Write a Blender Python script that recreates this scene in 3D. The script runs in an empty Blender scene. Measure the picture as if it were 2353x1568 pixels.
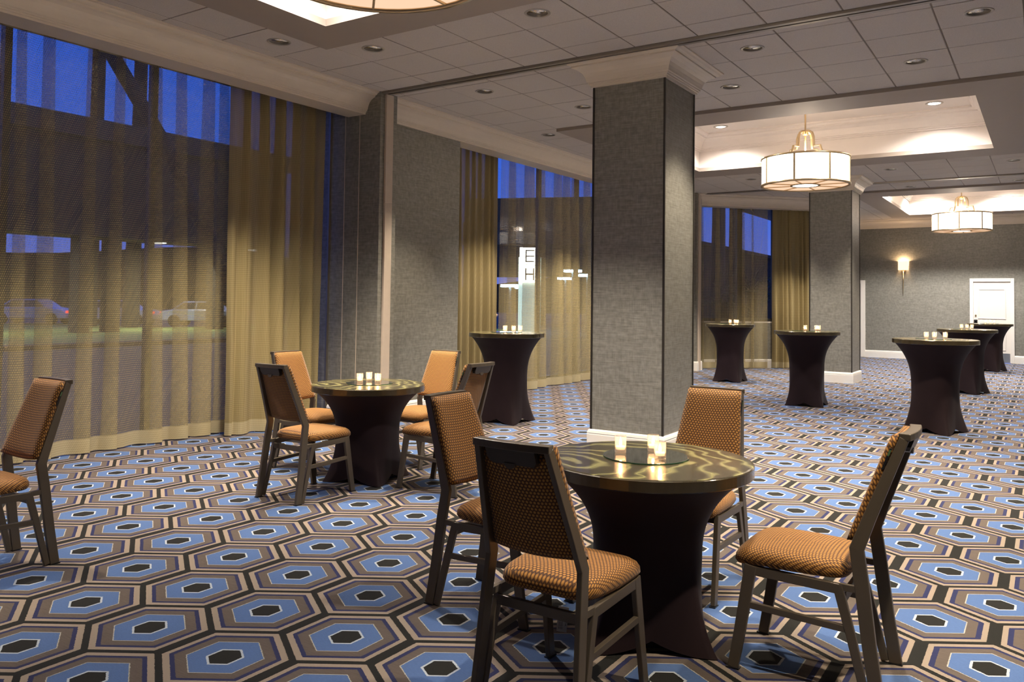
import bpy, bmesh, math, random
from mathutils import Vector, Matrix
random.seed(7)
S = bpy.context.scene
COL = S.collection
PI = math.pi

# ------------------------------------------------------------------ camera
CAM_Z = 1.452
F_PX, YAW, PITCH, ROLL, PPY = 1867.99, 0.583844, 0.032252, 0.012615, -153.08
def cam_axes():
    fw = Vector((-math.sin(YAW)*math.cos(PITCH), math.cos(YAW)*math.cos(PITCH), math.sin(PITCH)))
    rt = Vector((math.cos(YAW), math.sin(YAW), 0)); up = rt.cross(fw)
    r2 = rt*math.cos(ROLL)+up*math.sin(ROLL); u2 = -rt*math.sin(ROLL)+up*math.cos(ROLL)
    return r2, u2, fw
R2, U2, FW = cam_axes()
cam = bpy.data.cameras.new('camera'); camo = bpy.data.objects.new('camera', cam); COL.objects.link(camo)
cam.sensor_width = 36; cam.lens = F_PX/2353*36; cam.shift_y = PPY/2353; cam.clip_start = .02; cam.clip_end = 400
M = Matrix((R2, U2, -FW)).transposed().to_4x4(); M.translation = (0, 0, CAM_Z); camo.matrix_world = M
S.camera = camo
def proj(p):
    d = Vector(p)-Vector((0, 0, CAM_Z)); z = d.dot(FW)
    if z < .05: return None
    return 1176.5+F_PX*d.dot(R2)/z, 784+PPY-F_PX*d.dot(U2)/z, z
def ray(px, py):
    return R2*((px-1176.5)/F_PX)-U2*((py-784-PPY)/F_PX)+FW
def at(px, py, depth):
    return Vector((0, 0, CAM_Z))+ray(px, py)*depth

# ------------------------------------------------------------------ world, exposure
W = bpy.data.worlds.new('dusk'); S.world = W; W.use_nodes = True
wn = W.node_tree; wn.nodes.clear()
wo = wn.nodes.new('ShaderNodeOutputWorld'); wb = wn.nodes.new('ShaderNodeBackground')
wt = wn.nodes.new('ShaderNodeTexCoord'); wsx = wn.nodes.new('ShaderNodeSeparateXYZ'); wr = wn.nodes.new('ShaderNodeValToRGB')
wn.links.new(wt.outputs['Generated'], wsx.inputs[0]); wn.links.new(wsx.outputs['Z'], wr.inputs[0])
wr.color_ramp.elements[0].position = 0; wr.color_ramp.elements[0].color = (.15, .17, .46, 1)
wr.color_ramp.elements[1].position = .45; wr.color_ramp.elements[1].color = (.008, .080, .50, 1)
e_ = wr.color_ramp.elements.new(.12); e_.color = (.045, .115, .50, 1)
wn.links.new(wr.outputs[0], wb.inputs[0]); wb.inputs[1].default_value = 1.0
wn.links.new(wb.outputs[0], wo.inputs[0])
S.cycles.adaptive_threshold = .025; S.cycles.max_bounces = 6; S.cycles.diffuse_bounces = 3; S.cycles.glossy_bounces = 3
S.view_settings.view_transform = 'Standard'; S.view_settings.look = 'None'
S.view_settings.exposure = 0.68; S.view_settings.gamma = 1; S.view_settings.use_curve_mapping = False
SPOT_W = 340.0          # recessed downlights
SPOT_COL = (1.0, .86, .67)
DRUM = 3.2              # chandelier shade glow
CHAND_W = 28.0
WARM = (1.0, .78, .56)

# ------------------------------------------------------------------ node material helpers
def lin(r, g, b):
    f = lambda c: (c/255/12.92) if c/255 <= .04045 else ((c/255+.055)/1.055)**2.4
    return (f(r), f(g), f(b), 1)
class NT:
    def __init__(s, name):
        s.m = bpy.data.materials.new(name); s.m.use_nodes = True; s.t = s.m.node_tree; s.t.nodes.clear()
        s.out = s.t.nodes.new('ShaderNodeOutputMaterial')
    def n(s, t, **k):
        x = s.t.nodes.new(t)
        for a, v in k.items(): setattr(x, a, v)
        return x
    def link(s, a, b): s.t.links.new(a, b)
    def put(s, sock, v):
        if isinstance(v, bpy.types.NodeSocket): s.link(v, sock)
        else: sock.default_value = v
    def math(s, op, a, b=None, c=None):
        x = s.n('ShaderNodeMath', operation=op); s.put(x.inputs[0], a)
        if b is not None: s.put(x.inputs[1], b)
        if c is not None: s.put(x.inputs[2], c)
        return x.outputs[0]
    def mix(s, f, a, b):
        x = s.n('ShaderNodeMix', data_type='RGBA'); s.put(x.inputs[0], f); s.put(x.inputs[6], a); s.put(x.inputs[7], b); return x.outputs[2]
    def mixf(s, f, a, b):
        x = s.n('ShaderNodeMix', data_type='FLOAT'); s.put(x.inputs[0], f); s.put(x.inputs[2], a); s.put(x.inputs[3], b); return x.outputs[0]
    def coord(s, which='Object'): return s.n('ShaderNodeTexCoord').outputs[which]
    def geo(s): return s.n('ShaderNodeNewGeometry').outputs['Position']
    def xyz(s, v):
        x = s.n('ShaderNodeSeparateXYZ'); s.link(v, x.inputs[0]); return x.outputs
    def comb(s, x=0, y=0, z=0):
        c = s.n('ShaderNodeCombineXYZ')
        for i, v in enumerate((x, y, z)): s.put(c.inputs[i], v)
        return c.outputs[0]
    def noise(s, vec, scale, detail=2, rough=.5, dist=0):
        x = s.n('ShaderNodeTexNoise'); s.link(vec, x.inputs['Vector']); x.inputs['Scale'].default_value = scale
        x.inputs['Detail'].default_value = detail; x.inputs['Roughness'].default_value = rough; x.inputs['Distortion'].default_value = dist
        return x.outputs['Fac']
    def mapv(s, vec, scale=(1, 1, 1), rot=(0, 0, 0), loc=(0, 0, 0)):
        x = s.n('ShaderNodeMapping'); s.link(vec, x.inputs[0]); x.inputs['Scale'].default_value = scale
        x.inputs['Rotation'].default_value = rot; x.inputs['Location'].default_value = loc; return x.outputs[0]
    def ramp(s, f, stops):
        x = s.n('ShaderNodeValToRGB'); s.put(x.inputs[0], f); r = x.color_ramp
        while len(r.elements) < len(stops): r.elements.new(.5)
        for e, (p, c) in zip(r.elements, stops): e.position = p; e.color = c
        return x.outputs[0]
    def bump(s, h, strength=.3, dist=.002):
        x = s.n('ShaderNodeBump'); s.link(h, x.inputs['Height']); x.inputs['Strength'].default_value = strength; x.inputs['Distance'].default_value = dist
        return x.outputs[0]
    def bsdf(s, col, rough=.6, metal=0, normal=None, coat=0, spec=None, sheen=0, emit=None, es=0):
        b = s.n('ShaderNodeBsdfPrincipled'); s.put(b.inputs['Base Color'], col); s.put(b.inputs['Roughness'], rough); s.put(b.inputs['Metallic'], metal)
        if normal is not None: s.link(normal, b.inputs['Normal'])
        b.inputs['Coat Weight'].default_value = coat; b.inputs['Coat Roughness'].default_value = .08
        if spec is not None: b.inputs['Specular IOR Level'].default_value = spec
        if sheen: b.inputs['Sheen Weight'].default_value = sheen
        if emit is not None: s.put(b.inputs['Emission Color'], emit); b.inputs['Emission Strength'].default_value = es
        return b.outputs[0]
    def done(s, sh): s.link(sh, s.out.inputs[0]); return s.m
def plain(name, col, rough=.6, metal=0, coat=0, spec=None, var=.12, vscale=9, emit=None, es=0):
    t = NT(name); p = t.coord()
    f = t.noise(p, vscale, 3)
    c = t.mix(f, tuple(x*(1-var) for x in col[:3])+(1,), tuple(min(1, x*(1+var)) for x in col[:3])+(1,))
    return t.done(t.bsdf(c, rough, metal, coat=coat, spec=spec, emit=emit, es=es))
def emissive(name, col, st):
    t = NT(name); f = t.noise(t.coord(), 6, 2)
    e = t.n('ShaderNodeEmission'); t.put(e.inputs[0], t.mix(f, col, tuple(c*.93 for c in col[:3])+(1,))); e.inputs[1].default_value = st
    return t.done(e.outputs[0])
def hexcell(t, x, y, px, py, s):
    ax = t.math('PINGPONG', x, px/2); ay = t.math('PINGPONG', y, py)
    ma = t.math('MULTIPLY_ADD', ax, s, ay)
    bx = t.math('SUBTRACT', px/2, ax); by = t.math('SUBTRACT', py, ay)
    mb = t.math('MULTIPLY_ADD', bx, s, by)
    f = t.math('LESS_THAN', mb, ma)
    return t.mixf(f, ax, bx), t.math('MINIMUM', ma, mb)

MAT = {}
def build_materials():
    # carpet
    t = NT('carpet'); p = t.geo(); jx = t.noise(p, 130, 1)
    o = t.xyz(t.mapv(p, rot=(0, 0, 0.0)))
    j = t.math('MULTIPLY', t.math('SUBTRACT', jx, .5), .006)
    x = t.math('ADD', t.math('ADD', o[0], 3.30), j); y = t.math('ADD', t.math('ADD', o[1], -2.15), j)
    ax, m = hexcell(t, x, y, .515, .4195, .64)
    BLK, WHT, BLU = (.0085, .008, .0055, 1), (.46, .50, .54, 1), (.078, .142, .31, 1)
    CRM, TAU, NAV, BEI = (.42, .40, .34, 1), (.108, .083, .067, 1), (.018, .022, .078, 1), (.300, .236, .180, 1)
    stripe = t.noise(t.mapv(p, scale=(14, 220, 1)), 1, 1)
    TAUs = t.mix(stripe, tuple(c*.72 for c in TAU[:3])+(1,), tuple(c*1.3 for c in TAU[:3])+(1,))
    bl = t.noise(t.mapv(p, scale=(60, 300, 1), rot=(0, 0, .5)), 1, 1)
    BLUs = t.mix(bl, tuple(c*.8 for c in BLU[:3])+(1,), tuple(c*1.22 for c in BLU[:3])+(1,))
    col = BLK
    for A, B, c in ((.231, .2755, BEI), (.2085, .2440, NAV), (.187, .2225, TAUs), (.1445, .171, CRM), (.140, .166, BLUs), (.069, .084, WHT), (.059, .073, BLK)):
        ins = t.math('MULTIPLY', t.math('LESS_THAN', ax, A), t.math('LESS_THAN', m, B))
        col = t.mix(ins, col, c)
    fib = t.noise(p, 420, 2)
    col = t.mix(t.math('MULTIPLY', fib, .35), col, t.mix(.5, col, (.02, .02, .02, 1)))
    MAT['carpet'] = t.done(t.bsdf(col, .95, normal=t.bump(fib, .5, .004), spec=.15, sheen=.1))
    # wallpaper (woven, soft metallic glint)
    t = NT('wallpaper'); p = t.geo(); o = t.xyz(p); h = t.math('ADD', o[0], o[1])
    v1 = t.noise(t.comb(t.math('MULTIPLY', h, 260), 0, t.math('MULTIPLY', o[2], 6)), 1, 2)
    v2 = t.noise(t.comb(t.math('MULTIPLY', h, 6), 3.3, t.math('MULTIPLY', o[2], 300)), 1, 2)
    v3 = t.noise(t.comb(t.math('MULTIPLY', h, 25), 7.7, t.math('MULTIPLY', o[2], 25)), 1, 3)
    f = t.math('ADD', t.math('MULTIPLY', v1, .4), t.math('MULTIPLY', v2, .6)); f = t.math('ADD', f, t.math('MULTIPLY', t.math('SUBTRACT', v3, .5), .35))
    col = t.ramp(f, ((.28, (.120, .113, .094, 1)), (.50, (.218, .209, .180, 1)), (.74, (.335, .327, .288, 1))))
    MAT['wallpaper'] = t.done(t.bsdf(col, t.mixf(f, .40, .55), metal=.2, normal=t.bump(f, .15, .002), spec=.5))
    MAT['cream'] = plain('cream_trim_paint', (.66, .575, .47, 1), .38, var=.04)
    MAT['white'] = plain('white_gloss_paint', (.74, .70, .65, 1), .4, var=.03)
    MAT['jamb'] = plain('pale_wood_jamb', (.52, .43, .345, 1), .5, var=.08, vscale=14)
    MAT['band'] = plain('taupe_soffit_paint', (.34, .285, .24, 1), .6, var=.03)
    MAT['tray'] = plain('tray_white_paint', (.70, .63, .58, 1), .55, var=.03)
    # ceiling tile
    t = NT('ceiling_tile'); p = t.geo(); sp = t.noise(p, 260, 2); big = t.noise(p, 1.3, 2)
    c = t.ramp(sp, ((.30, (.40, .365, .33, 1)), (.45, (.60, .55, .50, 1)), (.8, (.66, .61, .56, 1))))
    c = t.mix(t.math('MULTIPLY', big, .15), c, (.5, .45, .41, 1))
    MAT['tile'] = t.done(t.bsdf(c, .9, normal=t.bump(sp, .35, .003), spec=.1))
    MAT['grid'] = plain('tile_grid_paint', (.15, .115, .085, 1), .6)
    MAT['void'] = plain('dark_plenum', (.02, .018, .016, 1), .9)
    MAT['alu'] = plain('track_aluminium', (.30, .27, .235, 1), .35, .8)
    MAT['slot'] = plain('track_slot', (.012, .011, .01, 1), .7)
    MAT['strip'] = plain('corner_strip_bronze', (.035, .030, .024, 1), .4, .4)
    MAT['chrome'] = plain('downlight_chrome', (.62, .58, .52, 1), .12, 1, var=.06)
    MAT['ring'] = plain('downlight_trim', (.42, .38, .33, 1), .4, .3)
    MAT['lamp'] = emissive('lamp_lens', (1, .9, .75, 1), 9.0)
    MAT['lamp_hot'] = emissive('lamp_lens_hot', (1, .95, .88, 1), 30.0)
    # chair
    MAT['frame'] = plain('bronze_chair_frame', (.118, .094, .066, 1), .36, .25, var=.1)
    MAT['handle'] = plain('dark_handle_plate', (.050, .038, .028, 1), .36, .3)
    for nm, ix in (('fabric_seat', (0, 1)), ('fabric_back', (0, 2))):
        t = NT(nm); o = t.xyz(t.coord('Object')); x, y = o[ix[0]], o[ix[1]]
        kx = t.math('POWER', t.math('DIVIDE', t.math('ABSOLUTE', x), .2), 3); kx = t.math('MULTIPLY', kx, t.math('SIGN', x)); oth = t.math('SUBTRACT', o[2], .488) if nm == 'fabric_seat' else t.math('ADD', o[1], t.math('MULTIPLY_ADD', o[2], .374, -.047))
        x = t.math('SUBTRACT', x, t.math('MULTIPLY', kx, oth)); y = t.math('SUBTRACT', y, oth)
        ax, m = hexcell(t, x, y, .0155, .0118, .52)
        d = t.math('MAXIMUM', t.math('DIVIDE', ax, .00775), t.math('DIVIDE', m, .0079))
        n = t.noise(t.coord('Object'), 300, 2)
        d = t.math('ADD', d, t.math('MULTIPLY', t.math('SUBTRACT', n, .5), .25))
        sl = t.math('SUBTRACT', d, .0)
        col = t.ramp(sl, ((.0, (.56, .275, .062, 1)), (.50, (.42, .190, .037, 1)), (.78, (.125, .049, .011, 1)), (1.0, (.042, .017, .006, 1))))
        MAT[nm] = t.done(t.bsdf(col, .72, normal=t.bump(d, .5, -.0015), spec=.25, sheen=.15))
    # stretch cover
    t = NT('stretch_cover'); o = t.coord(); f = t.noise(o, 5, 3); w = t.noise(o, 900, 1)
    c = t.mix(f, (.0175, .0098, .0112, 1), (.0260, .0148, .0165, 1))
    MAT['spandex'] = t.done(t.bsdf(c, .6, spec=.12, sheen=.03, normal=t.bump(w, .1, .001)))
    # table top with swirls
    t = NT('swirled_lacquer'); o = t.coord()
    wv = t.n('ShaderNodeTexNoise'); t.link(o, wv.inputs['Vector']); wv.inputs['Scale'].default_value = 2.2; wv.inputs['Detail'].default_value = 3
    dv = t.n('ShaderNodeVectorMath', operation='MULTIPLY_ADD'); t.link(wv.outputs['Color'], dv.inputs[0]); dv.inputs[1].default_value = (.5, .5, .5); t.link(o, dv.inputs[2])
    vo = t.n('ShaderNodeTexVoronoi', feature='DISTANCE_TO_EDGE'); t.link(dv.outputs[0], vo.inputs['Vector']); vo.inputs['Scale'].default_value = 5
    wa = t.n('ShaderNodeTexWave', wave_type='RINGS', rings_direction='Z'); t.link(dv.outputs[0], wa.inputs['Vector']); wa.inputs['Scale'].default_value = 3.2; wa.inputs['Distortion'].default_value = 9; wa.inputs['Detail'].default_value = 2
    f = t.math('POWER', wa.outputs['Fac'], 5); big = t.noise(o, 3.5, 3)
    c = t.mix(big, (.045, .037, .017, 1), (.125, .105, .055, 1)); c = t.mix(t.math('MULTIPLY', f, .75), c, (.55, .50, .20, 1))
    MAT['lacquer'] = t.done(t.bsdf(c, .25, .3, coat=.35))
    t = NT('rim_lacquer'); o = t.coord(); f = t.noise(t.mapv(o, scale=(9, 9, 2)), 1, 2)
    MAT['rim'] = t.done(t.bsdf(t.mix(f, (.040, .031, .016, 1), (.105, .080, .044, 1)), .2, .4, coat=.6))
    t = NT('mirror_disc'); f = t.noise(t.coord(), 4, 2)
    MAT['mirror'] = t.done(t.bsdf(t.mix(f, (.60, .66, .62, 1), (.64, .70, .66, 1)), .03, 1))
    MAT['mirror_edge'] = plain('green_glass_edge', (.03, .12, .075, 1), .08, 0, spec=.8)
    # thin glass
    def glass(name, tint, refl, glow=None):
        t = NT(name); tr = t.n('ShaderNodeBsdfTransparent'); f = t.noise(t.coord(), 3, 1)
        t.put(tr.inputs[0], t.mix(f, tint, tuple(c*.985 for c in tint[:3])+(1,)))
        gl = t.n('ShaderNodeBsdfGlossy'); gl.inputs['Roughness'].default_value = .03
        fr = t.n('ShaderNodeLayerWeight'); fr.inputs[0].default_value = .5
        fk = t.math('MULTIPLY_ADD', t.math('POWER', fr.outputs['Facing'], 4), .75, .04)
        mx = t.n('ShaderNodeMixShader'); t.put(mx.inputs[0], t.math('MULTIPLY', fk, refl)); t.link(tr.outputs[0], mx.inputs[1]); t.link(gl.outputs[0], mx.inputs[2])
        if glow:
            tl = t.n('ShaderNodeBsdfTranslucent'); t.put(tl.inputs[0], t.mix(f, glow, tuple(c*.95 for c in glow[:3])+(1,)))
            m3 = t.n('ShaderNodeMixShader'); m3.inputs[0].default_value = .14; t.link(mx.outputs[0], m3.inputs[1]); t.link(tl.outputs[0], m3.inputs[2]); return t.done(m3.outputs[0])
        return t.done(mx.outputs[0])
    MAT['pane'] = glass('window_glass', (.82, .88, .95, 1), .6)
    MAT['cup'] = glass('votive_glass', (.97, .93, .90, 1), .9, (.95, .80, .66, 1))
    MAT['wax'] = plain('candle_wax_glow', (.80, .66, .52, 1), .5, emit=(1, .55, .28, 1), es=.8)  # emission stands in for flame light shining through the wax
    MAT['wick'] = plain('wick', (.02, .015, .01, 1), .9)
    MAT['flame'] = emissive('flame', (1, .62, .27, 1), 45.0)
    # curtains
    for nm, dens, c1, c2 in (('sheer', .37, (.43, .345, .165, 1), (.64, .525, .27, 1)), ('sheer_gathered', .93, (.29, .225, .105, 1), (.46, .365, .185, 1)), ('sheer_hem', .97, (.44, .365, .21, 1), (.58, .49, .30, 1))):
        t = NT(nm); u = t.xyz(t.coord('UV'))
        a = t.math('SINE', t.math('MULTIPLY', u[0], 2*PI/.017)); b = t.math('SINE', t.math('MULTIPLY', u[1], 2*PI/.020))
        w = t.math('MULTIPLY', t.math('ADD', a, b), .25); w = t.math('ADD', w, .5)
        yarn = t.noise(t.comb(t.math('MULTIPLY', u[0], 90), t.math('MULTIPLY', u[1], 1.2)), 1, 2)
        al = t.math('ADD', t.math('MULTIPLY', t.math('SUBTRACT', w, .5), .30*(1-dens)+.06), dens); al = t.math('ADD', al, t.math('MULTIPLY', t.math('SUBTRACT', yarn, .5), .28))
        al = t.n('ShaderNodeClamp'), al; t.link(al[1], al[0].inputs[0]); al = al[0].outputs[0]
        col = t.mix(w, c1, c2)
        df = t.n('ShaderNodeBsdfDiffuse'); t.put(df.inputs[0], col); tl = t.n('ShaderNodeBsdfTranslucent'); t.put(tl.inputs[0], col)
        m1 = t.n('ShaderNodeMixShader'); m1.inputs[0].default_value = .22; t.link(df.outputs[0], m1.inputs[1]); t.link(tl.outputs[0], m1.inputs[2])
        tr = t.n('ShaderNodeBsdfTransparent'); m2 = t.n('ShaderNodeMixShader'); t.put(m2.inputs[0], al); t.link(tr.outputs[0], m2.inputs[1]); t.link(m1.outputs[0], m2.inputs[2])
        MAT[nm] = t.done(m2.outputs[0])
    MAT['mullion'] = plain('window_mullion', (.050, .050, .052, 1), .4, .5)
    # chandelier
    MAT['brass'] = plain('champagne_metal', (.55, .42, .25, 1), .3, .9, var=.15)
    MAT['shade'] = emissive('shade_glow', (1, .86, .72, 1), DRUM)
    MAT['diffuser'] = emissive('diffuser_glow', (1, .66, .44, 1), .68)
    MAT['bulb'] = emissive('bulb_disc', (1, .9, .76, 1), 4.0)
    MAT['sconce_shade'] = emissive('sconce_shade_glow', (1, .62, .34, 1), 1.6)
    MAT['door'] = plain('white_door_paint', (.70, .655, .60, 1), .45, var=.03)
    MAT['black'] = plain('black_plastic', (.012, .012, .013, 1), .4)
    MAT['brassknob'] = plain('brass_knob', (.6, .48, .25, 1), .25, .9)
    MAT['steel'] = plain('kick_plate', (.42, .46, .50, 1), .35, .9)
    MAT['paper'] = None
    t = NT('printed_tag'); o = t.xyz(t.coord('Object'))
    ln = t.math('LESS_THAN', t.math('FRACT', t.math('MULTIPLY', o[0], 210)), .42)
    nz = t.noise(t.comb(t.math('MULTIPLY', o[0], 3), 0, t.math('MULTIPLY', o[2], 190)), 1, 1)
    ins = t.math('MULTIPLY', t.math('MULTIPLY', ln, t.math('GREATER_THAN', nz, .42)), t.math('LESS_THAN', t.math('ABSOLUTE', t.math('ADD', o[0], .006)), .011))
    ins = t.math('MULTIPLY', ins, t.math('LESS_THAN', t.math('ABSOLUTE', o[2]), .047))
    MAT['paper'] = t.done(t.bsdf(t.mix(ins, (.62, .58, .53, 1), (.10, .09, .085, 1)), .8))
    MAT['ink'] = plain('tag_ink', (.02, .02, .02, 1), .8)
    MAT['tag_green'] = plain('green_care_tag', (.10, .20, .08, 1), .6)
    # outside
    MAT['building'] = plain('building_render', (.055, .045, .032, 1), .9, var=.15, vscale=.6)
    MAT['fascia'] = plain('building_fascia', (.075, .062, .048, 1), .9, var=.1, vscale=.6)
    MAT['asphalt'] = plain('asphalt', (.065, .062, .058, 1), .8, var=.3, vscale=1.5)
    MAT['grass'] = plain('lawn', (.22, .28, .06, 1), .95, var=.4, vscale=3)
    MAT['kerb'] = plain('kerb_soil', (.10, .06, .045, 1), .9)
    MAT['hill'] = plain('hill_trees', (.012, .014, .010, 1), .95, var=.4, vscale=.3)
    MAT['trunk'] = plain('palm_trunk', (.035, .032, .026, 1), .95, var=.4, vscale=5)
    MAT['frond'] = plain('palm_frond', (.05, .062, .014, 1), .8, var=.4, vscale=6)
    MAT['carpaint'] = plain('silver_car_paint', (.52, .56, .66, 1), .25, .4)
    MAT['carglass'] = plain('car_glass', (.02, .022, .026, 1), .1)
    MAT['tyre'] = plain('tyre_rubber', (.012, .012, .012, 1), .8)
    MAT['tail'] = emissive('tail_lamp', (1, .05, .03, 1), 2.5)
    MAT['fillwarm'] = emissive('added_fill_glow', (1, .86, .66, 1), 2.0)  # glow of the panels added under the raised building
    MAT['lampglow'] = emissive('street_lamp_glow', (.65, .95, 1, 1), 22)
    MAT['pole'] = plain('lamp_pole', (.25, .26, .27, 1), .5, .5)
    MAT['signglow'] = emissive('sign_face_glow', (1, .93, .74, 1), 9)
    MAT['signtext'] = plain('sign_lettering', (.25, .10, .04, 1), .7)
    MAT['pylon'] = plain('sign_pylon', (.70, .78, .68, 1), .6, emit=(.75, .95, .70, 1), es=.9)
build_materials()

# ------------------------------------------------------------------ mesh helpers
class MB:
    def __init__(s): s.v = []; s.f = []; s.uv = None
    def add(s, verts, faces):
        b = len(s.v); s.v += [tuple(x) for x in verts]; s.f += [tuple(i+b for i in f) for f in faces]; return s
    def box(s, x0, x1, y0, y1, z0, z1):
        v = [(x, y, z) for z in (z0, z1) for y in (y0, y1) for x in (x0, x1)]
        return s.add(v, [(0, 2, 3, 1), (4, 5, 7, 6), (0, 1, 5, 4), (1, 3, 7, 5), (3, 2, 6, 7), (2, 0, 4, 6)])
    def obox(s, c, ax, ay, az, hx, hy, hz):
        c, ax, ay, az = Vector(c), Vector(ax), Vector(ay), Vector(az)
        v = [c+ax*(hx*i)+ay*(hy*j)+az*(hz*k) for k in (-1, 1) for j in (-1, 1) for i in (-1, 1)]
        return s.add(v, [(0, 2, 3, 1), (4, 5, 7, 6), (0, 1, 5, 4), (1, 3, 7, 5), (3, 2, 6, 7), (2, 0, 4, 6)])
    def sweep(s, pts, wd, lateral=(1, 0, 0), cap=True):
        """rectangular section along pts; wd = list of (lateral half width, depth half width)"""
        L = Vector(lateral); n = len(pts); rings = []
        P = [Vector(p) for p in pts]
        for i, p in enumerate(P):
            if i == 0: d = (P[1]-P[0]).normalized()
            elif i == n-1: d = (P[-1]-P[-2]).normalized()
            else: d = ((P[i]-P[i-1]).normalized()+(P[i+1]-P[i]).normalized()).normalized()
            dep = d.cross(L).normalized(); la = dep.cross(d).normalized(); a, b = wd[i] if isinstance(wd, list) else wd
            rings.append([p+la*a+dep*b, p-la*a+dep*b, p-la*a-dep*b, p+la*a-dep*b])
        v = [q for r in rings for q in r]; f = []
        for i in range(n-1):
            for k in range(4): f.append((i*4+k, i*4+(k+1) % 4, i*4+4+(k+1) % 4, i*4+4+k))
        if cap: f += [(3, 2, 1, 0), tuple((n-1)*4+k for k in range(4))]
        return s.add(v, f)
    def tube(s, pts, r, n=10, cap=True):
        P = [Vector(p) for p in pts]; m = len(P); v = []; f = []
        up = Vector((0, 0, 1)) if abs((P[1]-P[0]).normalized().z) < .9 else Vector((1, 0, 0))
        for i, p in enumerate(P):
            d = (P[min(i+1, m-1)]-P[max(i-1, 0)]).normalized(); a = d.cross(up).normalized(); b = a.cross(d)
            rr = r[i] if isinstance(r, (list, tuple)) else r
            v += [p+a*(rr*math.cos(2*PI*k/n))+b*(rr*math.sin(2*PI*k/n)) for k in range(n)]
        for i in range(m-1):
            for k in range(n): f.append((i*n+k, i*n+n+k, i*n+n+(k+1) % n, i*n+(k+1) % n))
        if cap: f += [tuple(range(n)), tuple(range((m-1)*n+n-1, (m-1)*n-1, -1))]
        return s.add(v, f)
    def lathe(s, prof, n=32, c=(0, 0), closed=False):
        v = []; f = []; m = len(prof)
        for r, z in prof: v += [(c[0]+r*math.cos(2*PI*k/n), c[1]+r*math.sin(2*PI*k/n), z) for k in range(n)]
        for i in range(m-1 if not closed else m):
            j = (i+1) % m
            for k in range(n): f.append((i*n+k, i*n+(k+1) % n, j*n+(k+1) % n, j*n+k))
        if not closed:
            if prof[0][0] > 1e-6: f.append(tuple(range(n-1, -1, -1)))
            if prof[-1][0] > 1e-6: f.append(tuple(range((m-1)*n, m*n)))
        return s.add(v, f)
    def profile(s, path, prof, closed=False):
        """sweep a (distance into room, z) profile along a plan path, room on the right hand side"""
        P = [Vector((a, b)) for a, b in path]; n = len(P); v = []; f = []; m = len(prof)
        def nrm(a, b): d = (b-a).normalized(); return Vector((d.y, -d.x))
        for i, p in enumerate(P):
            n1 = nrm(P[i-1], p) if (i > 0 or closed) else None; n2 = nrm(p, P[(i+1) % n]) if (i < n-1 or closed) else None
            if n1 is None: mt = n2
            elif n2 is None: mt = n1
            else: mt = (n1+n2)/(1+n1.dot(n2))
            v += [(p.x+mt.x*d, p.y+mt.y*d, z) for d, z in prof]
        for i in range(n if closed else n-1):
            j = (i+1) % n
            for k in range(m-1): f.append((i*m+k, i*m+k+1, j*m+k+1, j*m+k))
        if not closed: f += [tuple(range(m)), tuple(range((n-1)*m+m-1, (n-1)*m-1, -1))]
        return s.add(v, f)
    def mesh(s, name, mat, smooth=False, uv=None):
        me = bpy.data.meshes.new(name); me.from_pydata(s.v, [], s.f); me.validate()
        if uv is not None:
            l = me.uv_layers.new(name='UVMap')
            for lp in me.loops: l.data[lp.index].uv = uv[lp.vertex_index]
        bm = bmesh.new(); bm.from_mesh(me); bmesh.ops.recalc_face_normals(bm, faces=bm.faces); bm.to_mesh(me); bm.free()
        if mat: me.materials.append(MAT[mat] if isinstance(mat, str) else mat)
        if smooth:
            for q in me.polygons: q.use_smooth = True
        return me
    def build(s, name, mat, parent=None, smooth=False, uv=None, loc=None, bevel=0, sub=0, auto=None):
        o = bpy.data.objects.new(name, s.mesh(name, mat, smooth, uv)); COL.objects.link(o)
        if parent: o.parent = parent
        if loc: o.location = loc
        if bevel:
            b = o.modifiers.new('bevel', 'BEVEL'); b.width = bevel; b.segments = 2; b.limit_method = 'ANGLE'; b.angle_limit = .6
        if sub:
            q = o.modifiers.new('sub', 'SUBSURF'); q.levels = q.render_levels = sub
        return o
def empty(name, loc=(0, 0, 0), rz=0):
    o = bpy.data.objects.new(name, None); COL.objects.link(o); o.location = loc; o.rotation_euler = (0, 0, rz); o.empty_display_size = .1
    return o
def tag(o, label=None, cat=None, group=None, kind=None):
    if label: o['label'] = label
    if cat: o['category'] = cat
    if group: o['group'] = group
    if kind: o['kind'] = kind
    return o
def copy_tree(o, parent=None):
    c = o.copy(); COL.objects.link(c)
    if parent: c.parent = parent
    for ch in list(o.children):
        if ch.type != 'LIGHT': copy_tree(ch, c)   # each lamp gets its own light
    return c
def struct(o, label=None): o['kind'] = 'structure'; o['label'] = label or o.name.replace('_', ' '); o['category'] = 'room'; return o

# ------------------------------------------------------------------ room dimensions
ZC = 3.826
XW = -6.61            # left wall face
YB = 24.5             # back wall
XR, YF = 2.6, -3.0    # right wall and wall behind the camera
GX, GY, TS = -5.64, 5.94, .61
CB = 3.584            # crown bottom
CROWN = [(0, CB), (.026, CB), (.026, CB+.018), (.036, CB+.022), (.036, CB+.034), (.050, CB+.038), (.050, CB+.050), (.058, CB+.056), (.062, CB+.075), (.070, CB+.100), (.086, CB+.130), (.112, CB+.158), (.146, CB+.178), (.172, CB+.186), (.172, CB+.200), (.186, CB+.204), (.200, CB+.212), (.212, CB+.226), (.234, CB+.230), (.234, ZC+.004), (0, ZC+.004)]
BASE = [(0, 0), (.030, 0), (.030, .150), (.026, .160), (.030, .166), (.024, .188), (.012, .200), (0, .200)]
TRAYS = [(-5.64, -.15, .45, 5.33), (-5.64, -.15, 9.60, 14.48), (-3.48, .20, 18.14, 23.63)]
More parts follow.
